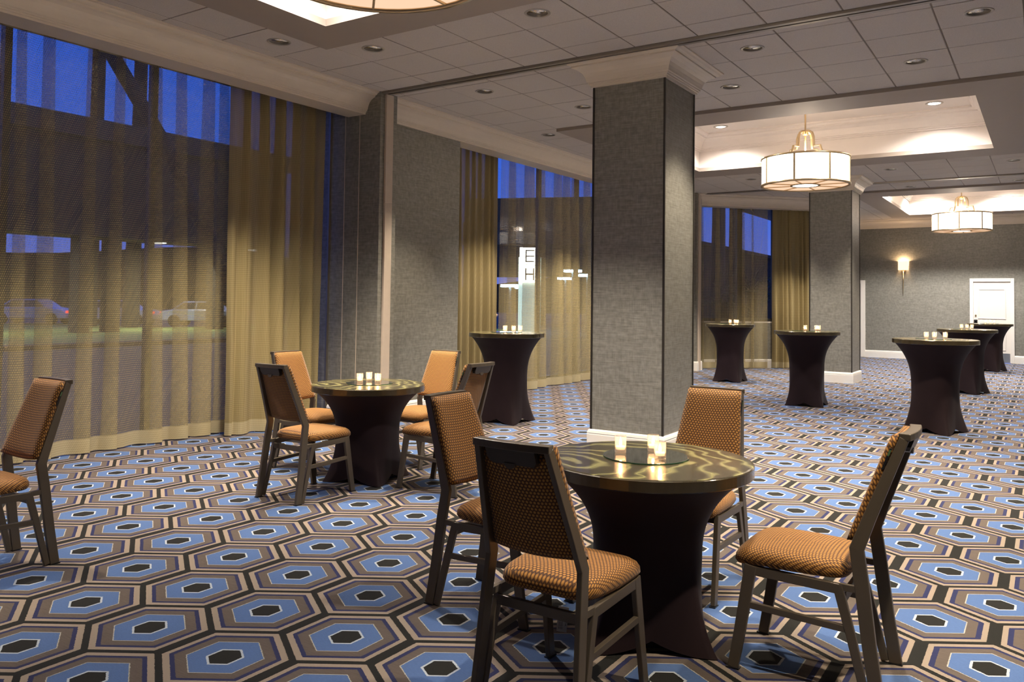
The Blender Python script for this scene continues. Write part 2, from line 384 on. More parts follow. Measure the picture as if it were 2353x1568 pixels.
TIN = [(-5.16, -.66, 1.30, 4.86), (-5.16, -.66, 10.24, 13.80), (-2.98, -.30, 18.92, 23.02)]
AW0, AW1 = Vector((-6.42, 17.0)), Vector((-4.10, 19.32))   # splayed wall line (crown bottom)
AWd = (AW1-AW0).normalized(); AWn = Vector((AWd.y, -AWd.x))  # into room

# ---- floor
fl = struct(MB().box(-7.7, XR, YF, YB, -.12, 0).build('floor', 'carpet'), 'blue and taupe hexagon patterned carpet floor')

# ---- downlights first (tile holes)
DL = [(-5.945, 5.025), (-5.335, 5.635), (-3.505, 5.635), (-1.675, 5.635), (-5.945, 2.585), (-5.945, .145), (-.455, 6.245),
      (-5.335, 7.465), (-2.285, 7.465), (-.455, 7.465), (-4.725, 8.685), (-2.895, 8.685), (-1.065, 8.685), (-5.945, 9.905), (-5.945, 12.345), (-5.945, 14.785), (-4.115, 17.835),  # last entry is an added, unseen lamp brightening the far bay curtains
      (-4.725, 15.395), (-2.285, 15.395), (-.455, 15.395), (-2.285, 17.835), (-.455, 17.835), (-2.895, 23.935), (.155, 5.025), (.155, 2.585), (.155, 9.905), (.155, 12.345), (-1.065, 23.935), (.765, 17.835), (.765, 20.275)]
RH = .092
def rect_minus(r, t):
    x0, x1, y0, y1 = r; a0, a1, b0, b1 = t
    if x1 <= a0+1e-6 or x0 >= a1-1e-6 or y1 <= b0+1e-6 or y0 >= b1-1e-6: return [r]
    out = []
    if x0 < a0-1e-4: out.append((x0, a0, y0, y1)); x0 = a0
    if x1 > a1+1e-4: out.append((a1, x1, y0, y1)); x1 = a1
    if y0 < b0-1e-4: out.append((x0, x1, y0, b0)); y0 = b0
    if y1 > b1+1e-4: out.append((x0, x1, b1, y1))
    return out
rects = []
k0 = math.floor((-6.62-GX)/TS); k1 = math.ceil((XR-GX)/TS); j0 = math.floor((YF-GY)/TS); j1 = math.ceil((YB-GY)/TS)
TRK = [(-9, 9, 6.872, 6.990), (-9, 9, 16.93, 17.05)]
for i in range(k0, k1):
    for j in range(j0, j1):
        r = (max(GX+i*TS, -6.62), min(GX+(i+1)*TS, XR), max(GY+j*TS, YF), min(GY+(j+1)*TS, YB))
        if r[1]-r[0] < .01 or r[3]-r[2] < .01: continue
        rs = [r]
        for t in TRAYS+TRK: rs = [q for a in rs for q in rect_minus(a, t)]
        rects += [q for q in rs if q[1]-q[0] > .012 and q[3]-q[2] > .012]
def tile_mb(w, h, hole):
    g = .006; m = MB(); x, y = w/2-g, h/2-g
    if not hole:
        b = .004; v = [(-x, -y, .016), (x, -y, .016), (x, y, .016), (-x, y, .016), (-x, -y, b), (x, -y, b), (x, y, b), (-x, y, b), (-x+b, -y+b, 0), (x-b, -y+b, 0), (x-b, y-b, 0), (-x+b, y-b, 0)]
        f = [(0, 1, 2, 3), (11, 10, 9, 8)]
        for a in (0, 4): f += [(a+k, a+4+k, a+4+(k+1) % 4, a+(k+1) % 4) for k in range(4)]
        return m.add(v, f)
    an = sorted([2*PI*k/32 for k in range(32)]+[math.atan2(sy*y, sx*x) % (2*PI) for sx in (-1, 1) for sy in (-1, 1)]); n = len(an); v = []
    for z in (0, .016):
        for a in an: v.append((RH*math.cos(a), RH*math.sin(a), z))
        for a in an:
            c, s_ = math.cos(a), math.sin(a); k = min(x/abs(c) if abs(c) > 1e-9 else 1e9, y/abs(s_) if abs(s_) > 1e-9 else 1e9); v.append((c*k, s_*k, z))
    f = []
    for k in range(n):
        q = (k+1) % n
        f += [(k, q, n+q, n+k), (2*n+k, 3*n+k, 3*n+q, 2*n+q), (n+k, n+q, 3*n+q, 3*n+k), (k, 2*n+k, 2*n+q, q)]
    return m.add(v, f)
cg = MB()
for x0, x1, y0, y1 in rects:
    e = .012
    cg.add([(x0, y0, ZC+.004), (x1, y0, ZC+.004), (x1, y1, ZC+.004), (x0, y1, ZC+.004), (x0+e, y0+e, ZC+.004), (x1-e, y0+e, ZC+.004), (x1-e, y1-e, ZC+.004), (x0+e, y1-e, ZC+.004)], [(0, 1, 5, 4), (1, 2, 6, 5), (2, 3, 7, 6), (3, 0, 4, 7)])
cg.box(-7.7, XR, YF, YB, 4.62, 4.70)
ceil = struct(cg.build('ceiling', 'grid'), 'suspended ceiling of square off-white tiles')
scored = []
for r in rects:
    cx, cy = (r[0]+r[1])/2, (r[2]+r[3])/2; q = proj((cx, cy, ZC)); sc = 0
    if q and -80 < q[0] < 2433 and -60 < q[1] < 1600: sc = (r[1]-r[0])*(r[3]-r[2])/q[2]**2
    if cx < -6.4: sc = 0
    scored.append((sc, r))
scored.sort(key=lambda a: -a[0])
cache = {}; rest = MB(); cnt = 0
for sc, r in scored:
    cx, cy, w, h = (r[0]+r[1])/2, (r[2]+r[3])/2, r[1]-r[0], r[3]-r[2]
    hole = any(abs(cx-a) < .02 and abs(cy-b) < .02 for a, b in DL)
    key = (round(w, 3), round(h, 3), hole)
    if sc > 0 and cnt < 290:
        if key not in cache: cache[key] = tile_mb(w, h, hole).mesh('ceiling_tile', 'tile')
        o = bpy.data.objects.new('ceiling_tile', cache[key]); COL.objects.link(o); o.location = (cx, cy, ZC); o.parent = ceil; cnt += 1
    else:
        m = tile_mb(w, h, hole); rest.add([(a+cx, b+cy, c+ZC) for a, b, c in m.v], m.f)
tag(rest.build('ceiling_tiles_beyond', 'tile', ceil), kind='stuff')

# ---- ceiling trays
for ti, (o_, i_) in enumerate(zip(TRAYS, TIN)):
    zb = ZC-.042
    m = MB()
    for a in ((o_[0], o_[1], o_[2], i_[2]), (o_[0], o_[1], i_[3], o_[3]), (o_[0], i_[0], i_[2], i_[3]), (i_[1], o_[1], i_[2], i_[3])): m.box(a[0], a[1], a[2], a[3], zb, ZC+.02)
    b = struct(m.build('trim_%d' % (ti+1), 'band'), 'taupe soffit border around ceiling tray')
    w = MB(); zt = 4.40
    for a in ((i_[0]-.04, i_[1]+.04, i_[2]-.04, i_[2]), (i_[0]-.04, i_[1]+.04, i_[3], i_[3]+.04), (i_[0]-.04, i_[0], i_[2], i_[3]), (i_[1], i_[1]+.04, i_[2], i_[3])): w.box(a[0], a[1], a[2], a[3], ZC+.02, zt+.03)
    w.box(i_[0]-.04, i_[1]+.04, i_[2]-.04, i_[3]+.04, zt, zt+.03)
    w.build('tray_recess', 'tray', b)
    pr = [(0, 4.13), (.025, 4.13), (.025, 4.15), (.045, 4.155), (.045, 4.175), (.062, 4.18), (.075, 4.22), (.105, 4.275), (.150, 4.31), (.190, 4.325), (.190, 4.34), (.215, 4.345), (.235, 4.37), (.26, 4.375), (.26, zt), (0, zt)]
    MB().profile([(i_[0], i_[2]), (i_[0], i_[3]), (i_[1], i_[3]), (i_[1], i_[2])], pr, True).build('tray_crown', 'tray', b)

# ---- partition tracks
for n_, yy, x0 in ((4, 6.93, -6.35), (5, 16.99, -6.30)):
    m = MB().box(x0, XR, yy-.058, yy-.012, ZC-.022, ZC+.015).box(x0, XR, yy+.012, yy+.058, ZC-.022, ZC+.015)
    t_ = struct(m.build('trim_%d' % n_, 'alu'), 'aluminium folding partition track in the ceiling')
    MB().box(x0, XR, yy-.012, yy+.012, ZC-.004, ZC+.015).build('track_slot', 'slot', t_)

# ---- left wall
WX = -7.70
wl = struct(MB().box(WX, XW, 7.13, 8.70, 0, ZC+.5).box(WX, XW, 15.70, 16.85, 0, ZC+.5).build('wall_left', 'wallpaper'), 'grey woven wallpaper wall left of the middle bay')
struct(MB().box(WX-.1, -6.86, YF, 17.0, ZC+.06, ZC+.5).build('wall_left_header', 'cream'), 'header above the left windows')
so = struct(MB().box(-6.86, XW, YF, 6.85, CB, ZC+.03).box(-6.86, XW, 7.13, 16.85, CB, ZC+.03).build('trim_6', 'cream'), 'cream window fascia')
MB().profile([(XW, YF), (XW, 6.85)], CROWN).build('crown_moulding', 'cream', so)
MB().profile([(XW, 7.13), (XW, 16.85)], CROWN).build('crown_moulding', 'cream', so)
struct(MB().profile([(XW, 7.13), (XW, 8.70)], BASE).build('baseboard_left', 'white'))
# partition pilasters with pale wood jambs
for k, (y0, y1, x1) in enumerate(((6.85, 7.13, -6.35), (16.72, 17.0, -6.30))):
    pz = struct(MB().box(WX, x1, y0, y1, 0, ZC+.3).build('wall_pilaster', 'wallpaper'), 'wallpapered partition pilaster')
    MB().box(x1, x1+.028, y0+.07, y0+.19, .0, 2.55).build('jamb', 'jamb', pz, bevel=.003)
    MB().box(x1, x1+.028, y0+.07, y0+.19, 2.553, ZC-.02).build('jamb', 'jamb', pz, bevel=.003)
    if k == 0:
        for xx in (-6.67, -6.90): MB().box(xx-.004, xx+.004, y0-.004, y0, 0, CB+.1).build('seam_strip', 'jamb', pz)
        MB().box(-7.14, -7.12, y0-.03, y0, 0, 3.75).build('edge_strip', 'alu', pz)
    MB().profile([(-7.1, y0), (x1, y0), (x1, y0+.07)], BASE).build('baseboard_run', 'white', pz)
    MB().profile([(x1, y0+.19), (x1, y1)], BASE).build('baseboard_run', 'white', pz)

# ---- splayed wall of the far bay
def aw(s, d=0): p = AW0+AWd*s+AWn*d; return (p.x, p.y)
def aw_slab(m, s0, s1, d0, d1, z0, z1):
    p = AW0+AWd*((s0+s1)/2)+AWn*((d0+d1)/2)
    return m.obox((p.x, p.y, (z0+z1)/2), (AWd.x, AWd.y, 0), (AWn.x, AWn.y, 0), (0, 0, 1), (s1-s0)/2, abs(d1-d0)/2, (z1-z0)/2)
AL = (AW1-AW0).length
m = MB(); aw_slab(m, -.3, AL, -.50, -.36, 0, 1.02); aw_slab(m, AL-.10, AL, -.50, 0, 0, 4.3); aw_slab(m, -.6, AL, -.50, -.25, ZC+.05, 4.4)
wa_ = struct(m.build('wall_splayed', 'wallpaper'), 'grey wall below the splayed window')
m = MB(); aw_slab(m, -.02, AL, -.25, 0, CB, ZC+.03); fa = struct(m.build('trim_7', 'cream'), 'cream fascia over splayed window')
MB().profile([aw(-.15), aw(AL+.1)], CROWN).build('crown_moulding', 'cream', fa)
MB().profile([aw(-.2, -.36), aw(AL-.1, -.36)], BASE).build('baseboard_run', 'white', wa_)
m = MB(); aw_slab(m, -.2, AL, -.47, -.36, 1.02, 1.05); m.build('sill', 'white', wa_)
# hidden return and side wall to the back wall
struct(MB().box(-5.2, -4.05, 19.36, 19.5, 0, 4.4).box(-5.35, -5.2, 19.36, YB, 0, 4.4).build('wall_side', 'wallpaper'), 'return wall behind the far column')
# ---- back, right, front walls
wbk = struct(MB().box(-5.35, -5.30, YB, YB+.2, 0, 4.6).box(-4.42, -1.66, YB, YB+.2, 0, 4.6).box(-.82, XR, YB, YB+.2, 0, 4.6).box(-5.30, -4.42, YB, YB+.2, 2.06, 4.6).box(-1.66, -.82, YB, YB+.2, 2.10, 4.6).box(-5.35, XR, YB+.2, YB+.25, 0, 4.6).build('wall_back', 'wallpaper'), 'grey woven wallpaper back wall')
bc = MB().profile([(-5.2, YB), (XR, YB)], CROWN).build('crown_moulding', 'cream', wbk)
struct(MB().profile([(-4.30, YB), (-1.74, YB)], BASE).build('baseboard_back', 'white'))
struct(MB().profile([(-.74, YB), (XR, YB)], BASE).build('baseboard_back_right', 'white'))
struct(MB().box(XR, XR+.2, YF, YB, 0, 4.6).build('wall_right', 'wallpaper'))
struct(MB().box(-7.8, XR+.2, YF-.2, YF, 0, 4.6).build('wall_front', 'wallpaper'))

# ---- columns
for n_, (cx, cy) in enumerate(((-3.021, 7.159), (-3.045, 16.025))):
    w = .753
    co = struct(MB().box(cx-w, cx, cy, cy+w, 0, ZC+.02).build('column', 'wallpaper'), 'square wallpapered column with cream crown, ' + ('nearer one' if n_ == 0 else 'farther one'))
    ring = [(cx-w, cy), (cx, cy), (cx, cy+w), (cx-w, cy+w)]
    MB().profile(ring, CROWN, True).build('crown_cap', 'cream', co)
    MB().profile(ring, BASE, True).build('plinth', 'white', co)
    for a, b in ring: MB().box(a-.009, a+.009, b-.009, b+.009, .2, CB).build('corner_strip', 'strip', co)

# ---- windows
def window(name, y0, y1, mull, label):
    f = MB().box(-7.70, -7.58, y0, y1, 0, .10).box(-7.70, -7.58, y0, y1, 3.90, 4.0)
    w = struct(f.build(name, 'mullion'), label)
    ys = [y0]+mull+[y1]
    for y in mull: MB().box(-7.68, -7.60, y-.03, y+.03, .10, 3.90).build('mullion', 'mullion', w)
    for a, b in zip(ys[:-1], ys[1:]): MB().box(-7.645, -7.637, a+.04, b-.04, .10, 3.90).build('pane', 'pane', w)
window('window_1', YF, 6.85, [-2.15, -.75, .65, 2.05, 3.45, 4.86, 6.27], 'tall glazed window of the near bay')
window('window_2', 8.70, 15.70, [9.6, 11.0, 12.4, 13.8, 15.2], 'tall glazed window of the middle bay')
m = MB(); aw_slab(m, -.25, AL-.1, -.47, -.39, 1.05, 1.12); aw_slab(m, -.25, AL-.1, -.47, -.39, 3.86, 3.9)
w3 = struct(m.build('window_3', 'mullion'), 'window in the splayed wall of the far bay')
ms = [-.2, 1.22, 2.1, AL-.12]
for s_ in ms[1:-1]:
    m = MB(); aw_slab(m, s_-.06, s_+.06, -.47, -.37, 1.12, 3.86); m.build('mullion', 'mullion', w3)
for a, b in zip(ms[:-1], ms[1:]):
    m = MB(); aw_slab(m, a+.05, b-.05, -.435, -.428, 1.12, 3.86); m.build('pane', 'pane', w3)

# ---- curtains
def curtain(name, label, P0, P1, nrm, mat, period, amp, z0=.012, z1=3.74, seed=0, flare=1.5, hem=.13, lap=.09, lean=0.0):
    rnd = random.Random(seed); P0, P1, nrm = Vector(P0), Vector(P1), Vector(nrm); L = (P1-P0).length; d = (P1-P0)/L
    knots = [0.0]
    while knots[-1] < L: knots.append(knots[-1]+period*rnd.uniform(.6, 1.45))
    knots = [q*L/knots[-1] for q in knots]
    K = len(knots)-1; amps = [amp*rnd.uniform(.55, 1.3) for _ in range(K+1)]; laps = [lap*rnd.uniform(.55, 1.5) for _ in range(K+1)]; lns = [rnd.uniform(-1, 1) for _ in range(K+1)]
    ST = [(0, 0), (.12, .55), (.25, .85), (.42, .75), (.60, .35), (.75, .15), (.88, .35), (1.0, .85), (1.06, 1.0), (1.10, .9)]   # forward run of one pleat
    def surf(zlist):
        v = []; uv = []; n = None
        for z in zlist:
            h = 1-(z-z0)/(z1-z0); pts = []
            for k in range(K):
                p = knots[k+1]-knots[k]; a = amps[k]*(.6+.4*flare*h); w = laps[k]*(.75+.45*h); sh = lean*h*lns[k]+.010*h*math.sin(3.1*k+2.3*z)
                last = k == K-1
                for u, q in ST[:8] if last else ST[:8]: pts.append((knots[k]+u*p+sh*(1-u)+(lean*h*lns[k+1])*u*.999, a*(q-.5)))
                if not last:
                    e_ = knots[k+1]+lean*h*lns[k+1]
                    pts += [(e_+w*.5, a*.62), (e_+w*.92, a*.70), (e_+w, a*.55), (e_+w*.85, a*.32), (e_+w*.4, a*.12), (e_+.01, -a*.25), (e_-.004, -a*.42)]
            arc = 0; prev = None
            for t, q in pts:
                c = P0+d*t+nrm*q
                if prev is not None: arc += (c-prev).length
                prev = c; v.append((c.x, c.y, z)); uv.append((arc, z))
            n = len(pts)
        rows = len(zlist); f = [(r*n+i, r*n+i+1, r*n+n+i+1, r*n+n+i) for r in range(rows-1) for i in range(n-1)]
        m = MB(); m.add(v, f); return m, uv
    zs = [z0+hem, z0+.3, z0+.55, .9, 1.3, 1.8, 2.3, 2.8, 3.3, z1]
    root = empty(name, (P0.x, P0.y, 0)); 
    m, uv = surf([z for z in zs if z >= z0+hem]); m.v = [(a-P0.x, b-P0.y, c) for a, b, c in m.v]; m.build('drape', mat, root, True, uv)
    m, uv = surf([z0, z0+hem/2, z0+hem]); m.v = [(a-P0.x, b-P0.y, c) for a, b, c in m.v]; m.build('hem', 'sheer_hem', root, True, uv)
    m = MB().obox((( P1-P0).x/2, (P1-P0).y/2, z1+.012), (d.x, d.y, 0), (nrm.x, nrm.y, 0), (0, 0, 1), L/2, .02, .012); m.build('heading_tape', 'sheer_hem', root)
    tag(root, label, 'curtain', 'sheer window curtains'); return root
XC = -7.24
curtain('sheer_curtain', 'wide sheer beige curtain across the near bay window', (XC-.15, 1.10), (XC-.15, 5.80), (1, 0), 'sheer', .29, .075, seed=3, flare=1.5, lean=.05, lap=.10)
curtain('sheer_curtain', 'gathered olive curtain panel beside the grey pilaster', (XC+.11, 5.42), (XC+.11, 6.74), (1, 0), 'sheer_gathered', .18, .125, seed=5, flare=1.2, lean=.07, lap=.07)
curtain('sheer_curtain', 'sheer beige curtain at the left edge of the near bay window', (XC-.06, -2.9), (XC-.06, .92), (1, 0), 'sheer', .30, .06, seed=8)
curtain('sheer_curtain', 'gathered olive curtain panel at the left of the middle bay window', (-7.10, 8.95), (-7.10, 10.30), (1, 0), 'sheer_gathered', .17, .09, seed=11, flare=1.5, lap=.05)
curtain('sheer_curtain', 'sheer curtain of wide folds behind the tall table in the middle bay', (-7.14, 10.50), (-7.14, 15.5), (1, 0), 'sheer', .38, .12, seed=14, flare=1.3, lap=.14)
a0, a1, a2 = Vector(aw(.04, -.30)), Vector(aw(1.86, -.30)), Vector(aw(3.06, -.26))
curtain('sheer_curtain', 'sheer curtain in front of the palms in the far bay', a0, a1, AWn, 'sheer', .36, .06, seed=21, lap=.07)
a1 = Vector(aw(1.98, -.26))
curtain('sheer_curtain', 'gathered olive curtain panel beside the farther column', a1, a2, AWn, 'sheer_gathered', .15, .08, seed=22, flare=1.4, lap=.05)

# ---- doors on the back wall
d1 = empty('door_1', (-1.24, YB, 0)); struct(d1, 'white panelled door with black lock on the back wall')
MB().box(-.42, .42, -.0, .045, .012, 2.10).build('leaf', 'door', d1)
fr = MB().box(-.50, -.42, -.03, .06, 0, 2.19).box(.42, .50, -.03, .06, 0, 2.19).box(-.42, .42, -.03, .06, 2.10, 2.19); fr.build('door_frame', 'white', d1, bevel=.006)
for z0, z1 in ((1.13, 1.92), (.32, .98)):
    f = MB()
    for a in ((-.31, .31, z0, z0+.03), (-.31, .31, z1-.03, z1), (-.31, -.28, z0+.03, z1-.03), (.28, .31, z0+.03, z1-.03)): f.box(a[0], a[1], -.012, 0, a[2], a[3])
    f.build('panel_moulding', 'door', d1, bevel=.004)
lk = MB().box(-.405, -.325, -.02, 0, .98, 1.11).build('lock_plate', 'black', d1, bevel=.006)
MB().lathe([(0, -.03), (.022, -.028), (.024, 0)], 16).build('lock_dial', 'steel', lk).matrix_local = Matrix.Translation((-.365, -.02, 1.045)) @ Matrix.Rotation(PI/2, 4, 'X')
MB().lathe([(0, 0), (.02, .004), (.02, .02), (.012, .03)], 16).build('knob', 'brassknob', d1).matrix_local = Matrix.Translation((-.365, -.03, 1.22)) @ Matrix.Rotation(-PI/2, 4, 'X')
MB().box(-.40, .40, -.004, 0, .015, .25).build('kick_plate', 'steel', d1)
d2 = empty('door_2', (-4.86, YB, 0)); struct(d2, 'doorway with white frame beside the farther column')
MB().box(-.44, .44, .06, .10, .01, 2.06).build('leaf', 'steel', d2)
MB().box(-.52, -.44, -.03, .06, 0, 2.15).box(.44, .56, -.03, .06, 0, 2.15).box(-.44, .44, -.03, .06, 2.06, 2.15).build('door_frame', 'white', d2, bevel=.006)

# ------------------------------------------------------------------ recessed downlights
DNAME = {14: 'beside the middle tray, hidden behind the near column', 15: 'past the middle tray by the left crown, hidden behind the near column', 16: 'added to brighten the far bay curtains, hidden by the farther column crown', 27: 'by the back wall crown, right of the far chandelier', 0: 'beside the near left crown, above the gathered curtain', 1: 'by the corner of the near ceiling tray', 2: 'at the top middle of the view, before the partition track', 7: 'left of the near column, just past the track', 8: 'right of the near column crown, just past the track',
         9: 'at the top right, just past the track', 10: 'left of the near column, second row past the track', 11: 'close behind the near column crown', 12: 'at right, in front of the middle tray', 13: 'by the left crown beside the middle tray',
         17: 'beyond the middle tray, left of the middle chandelier', 18: 'beyond the middle tray, right of the middle chandelier', 19: 'beyond the middle tray at the right edge', 20: 'in front of the far tray, above the farther column', 21: 'in front of the far tray at the right edge', 22: 'by the back wall crown, left of the far chandelier'}
dl0 = None
def downlight(x, y, z, label, hot=False):
    global dl0
    if dl0 is None:
        r = empty('recessed_downlight'); 
        MB().lathe([(RH-.006, .004), (RH-.004, -.004), (RH+.012, -.006), (RH+.018, -.001), (RH+.016, .004)], 40, closed=True).build('trim_ring', 'ring', r, True)
        MB().lathe([(RH-.004, .0), (RH-.010, .03), (.075, .09), (.062, .13), (0, .132)], 40).build('reflector', 'chrome', r, True)
        MB().lathe([(0, .098), (.03, .10), (.045, .112), (.045, .130)], 24).build('lamp_lens', 'lamp', r, True)
        dl0 = r; o = r
    else: o = copy_tree(dl0)
    o.location = (x, y, z); tag(o, label, 'downlight', 'recessed ceiling downlights')
    l = bpy.data.lights.new('downlight_beam', 'SPOT'); l.energy = SPOT_W; l.color = SPOT_COL; l.spot_size = math.radians(80); l.spot_blend = .55; l.shadow_soft_size = .05
    if abs(y-6.245) < .01: l.energy = SPOT_W*.3   # invented lamp above the view, turned down to darken the right-hand floor
    if x > -.5 and y > 7 and y < 9: l.energy = SPOT_W*.75
    if y > 23: l.energy = 0.0   # switched off beside the back wall
    lo = bpy.data.objects.new('beam', l); COL.objects.link(lo); lo.parent = o; lo.location = (0, 0, -.012)
    return o
for i, (x, y) in enumerate(DL):
    q = proj((x, y, ZC)); vis = q and 0 < q[0] < 2353 and 0 < q[1] < 1568
    downlight(x, y, ZC, 'chrome recessed downlight ' + DNAME.get(i, ('in the ceiling outside the view' if not vis else 'hidden from view behind the near column or the chandeliers')))
tl0 = None
for i, (x, y, lab) in enumerate(((-4.55, 13.15, 'bright round lamp in the middle ceiling tray, left of the chandelier'), (-1.37, 13.15, 'dazzling round lamp in the middle ceiling tray, right of the chandelier'), (-4.55, 4.3, 'round lamp in the near ceiling tray by its left corner'), (-1.37, 4.3, 'round lamp in the near ceiling tray at right'),
                                 (-2.45, 22.5, 'round lamp in the far ceiling tray at left'), (-.8, 22.5, 'round lamp in the far ceiling tray at right'), (-2.45, 19.4, 'round lamp in the far ceiling tray, near left'), (-4.55, 10.8, 'round lamp hidden in the near edge of the middle tray, left'), (-1.37, 10.8, 'round lamp hidden in the near edge of the middle tray, right'))):
    r = empty('tray_lamp', (x, y, 4.40)); MB().lathe([(.07, .002), (.09, -.012), (.115, -.010), (.12, .002)], 32, closed=True).build('trim_ring', 'ring', r, True)
    MB().lathe([(0, -.012), (.06, -.010), (.085, -.002)], 24).build('lamp_lens', 'lamp_hot' if i == 1 else 'bulb', r, True)
    l = bpy.data.lights.new('tray_beam', 'SPOT'); l.energy = 620 if y > 18 else 300; l.color = (1, .94, .87); l.spot_size = math.radians(145); l.spot_blend = .8; l.shadow_soft_size = .10
    lo = bpy.data.objects.new('beam', l); COL.objects.link(lo); lo.parent = r; lo.location = (0, 0, -.04)
    tag(r, lab, 'ceiling lamp', 'lamps in the ceiling trays')

# ------------------------------------------------------------------ chandeliers
def chandelier(x, y, label):
    r = empty('drum_chandelier', (x, y, 3.15)); R = .60; Ht = .40
    n = 48
    for k in range(8):   # eight curved shade panels
        a0 = 2*PI*k/8; v = []; f = []
        for i in range(7):
            a = a0+2*PI/8*i/6
            for rr, z in ((R, .012), (R, Ht), (R-.008, Ht), (R-.008, .012)): v.append((rr*math.cos(a), rr*math.sin(a), z))
        for i in range(6): f += [(i*4+q, i*4+(q+1) % 4, i*4+4+(q+1) % 4, i*4+4+q) for q in range(4)]
        MB().add(v, f).build('shade_panel', 'shade', r, True)
        c, s_ = math.cos(a0), math.sin(a0)
        MB().obox(((R+.004)*c, (R+.004)*s_, Ht/2), (c, s_, 0), (-s_, c, 0), (0, 0, 1), .006, .012, Ht/2).build('shade_strip', 'brass', r)
        # bottom diffuser wedge and its bar
        v = []; f = []
        for i in range(7):
            a = a0+2*PI/8*i/6
            for rr, z in ((.19, .016), (R-.02, .016), (R-.02, .022), (.19, .022)): v.append((rr*math.cos(a), rr*math.sin(a), z))
        for i in range(6): f += [(i*4+q, i*4+(q+1) % 4, i*4+4+(q+1) % 4, i*4+4+q) for q in range(4)]
        MB().add(v, f).build('diffuser_panel', 'diffuser', r)
        MB().obox((.39*c, .39*s_, .010), (c, s_, 0), (-s_, c, 0), (0, 0, 1), .20, .007, .006).build('diffuser_bar', 'brass', r)
    MB().lathe([(R-.022, 0), (R+.012, 0), (R+.012, .026), (R-.022, .026)], n, closed=True).build('lower_ring', 'brass', r, True)
    MB().lathe([(R-.012, Ht-.02), (R+.012, Ht-.02), (R+.012, Ht+.006), (R-.012, Ht+.006)], n, closed=True).build('upper_ring', 'brass', r, True)
    MB().lathe([(.175, .002), (.205, .002), (.205, .02), (.175, .02)], 32, closed=True).build('centre_ring', 'brass', r, True)
    MB().lathe([(0, .008), (.175, .008), (.175, .016), (0, .016)], 32).build('bulb_disc', 'bulb', r, True)
    for k in range(4):   # scrolled arms
        a = PI/4+PI/2*k+.35; c, s_ = math.cos(a), math.sin(a)
        prof = [(.03, .80), (.07, .795), (.115, .765), (.14, .70), (.147, .60), (.152, .56), (.255, .56), (.262, .53), (.285, .47), (.33, .42), (.40, .395)]
        MB().sweep([(q*c, q*s_, z) for q, z in prof], (.016, .008), (-s_, c, 0)).build('arm', 'brass', r)
    MB().lathe([(.012, .40), (.012, 1.24)], 16).build('rod', 'brass', r, True)
    MB().lathe([(.012, .80), (.035, .79), (.04, .76), (.03, .735), (.012, .73)], 20).build('hub', 'brass', r, True)
    MB().lathe([(.012, 1.20), (.06, 1.225), (.065, 1.249)], 24).build('ceiling_canopy', 'brass', r, True)
    l = bpy.data.lights.new('chandelier_bulbs', 'POINT'); l.energy = CHAND_W; l.color = WARM; l.shadow_soft_size = .12
    lo = bpy.data.objects.new('bulbs', l); COL.objects.link(lo); lo.parent = r; lo.location = (0, 0, .46)
    tag(r, label, 'chandelier', 'drum chandeliers'); return r
chandelier(-2.90, 3.08, 'white drum chandelier cut off by the top edge, in the near tray')
chandelier(-2.91, 12.02, 'white drum chandelier with scrolled arms in the middle tray')
chandelier(-1.64, 20.97, 'smaller looking white drum chandelier in the far tray')

# ---- wall sconce
r = empty('wall_sconce', (-3.32, YB, 2.0)); sx = .12
m = MB()
for a in ((-sx, sx, -.13, -.125), ): m.box(a[0], a[1], a[2], a[3], .42, .66)
m.box(-sx, -sx+.005, -.125, -.01, .42, .66).box(sx-.005, sx, -.125, -.01, .42, .66); m.build('shade', 'sconce_shade', r)
MB().box(-.05, .05, -.02, 0, .38, .56).build('back_plate', 'brass', r, bevel=.004)
MB().tube([(0, -.05, .40), (.0, -.05, .1), (-.01, -.04, -.28)], [.016, .013, .004], 10).build('stem', 'brass', r, True)
MB().box(-.012, .012, -.06, -.01, .39, .41).build('bracket', 'brass', r)
l = bpy.data.lights.new('sconce_bulb', 'POINT'); l.energy = 18; l.color = (1, .66, .36); l.shadow_soft_size = .025
lo = bpy.data.objects.new('bulb', l); COL.objects.link(lo); lo.parent = r; lo.location = (0, -.07, .63)
tag(r, 'small wall sconce with square lit shade and tapered stem', 'sconce')

# ------------------------------------------------------------------ tables
TOPR = .457
def cover_mesh(h, rot):
    m = MB(); n = 96; rows = 26; zt = h-.05; v = []
    for j in range(rows+1):
        u = j/rows                       # 0 floor .. 1 top
        for k in range(n):
            th = 2*PI*k/n; a = (th-rot+PI/4) % (PI/2)-PI/4   # angle from nearest corner
            rc = abs(a)/(PI/4)           # 0 corner, 1 mid side
            # floor outline: square with feet at corners and sides pulled in
            rsq = .365*math.cos(PI/4)/math.cos(PI/4-abs(a)); rb = rsq*(1-.05*(rc**1.5))
            waist = .245+.012*math.cos(4*(th-rot))
            if u < .5:
                t = u/.5; s_ = (1-t)**2.2
                rr = waist+(rb-waist)*s_
                sq = .255*math.cos(PI/4)/math.cos(PI/4-abs(a))*1.12; mixk = .75*(1-t); rr = rr*(1-mixk*.5)+(waist*(sq/.262)+(rb-waist)*s_)*(mixk*.5)
            else:
                t = (u-.5)/.5; rr = waist+(.425-waist)*(t**2.6)
            z = zt*u
            if j < 8: z += .055*(rc**1.6)*(1-j/8)**2
            v.append((rr*math.cos(th), rr*math.sin(th), max(z, .004)))
    f = [(j*n+k, j*n+(k+1) % n, j*n+n+(k+1) % n, j*n+n+k) for j in range(rows) for k in range(n)]
    return m.add(v, f)
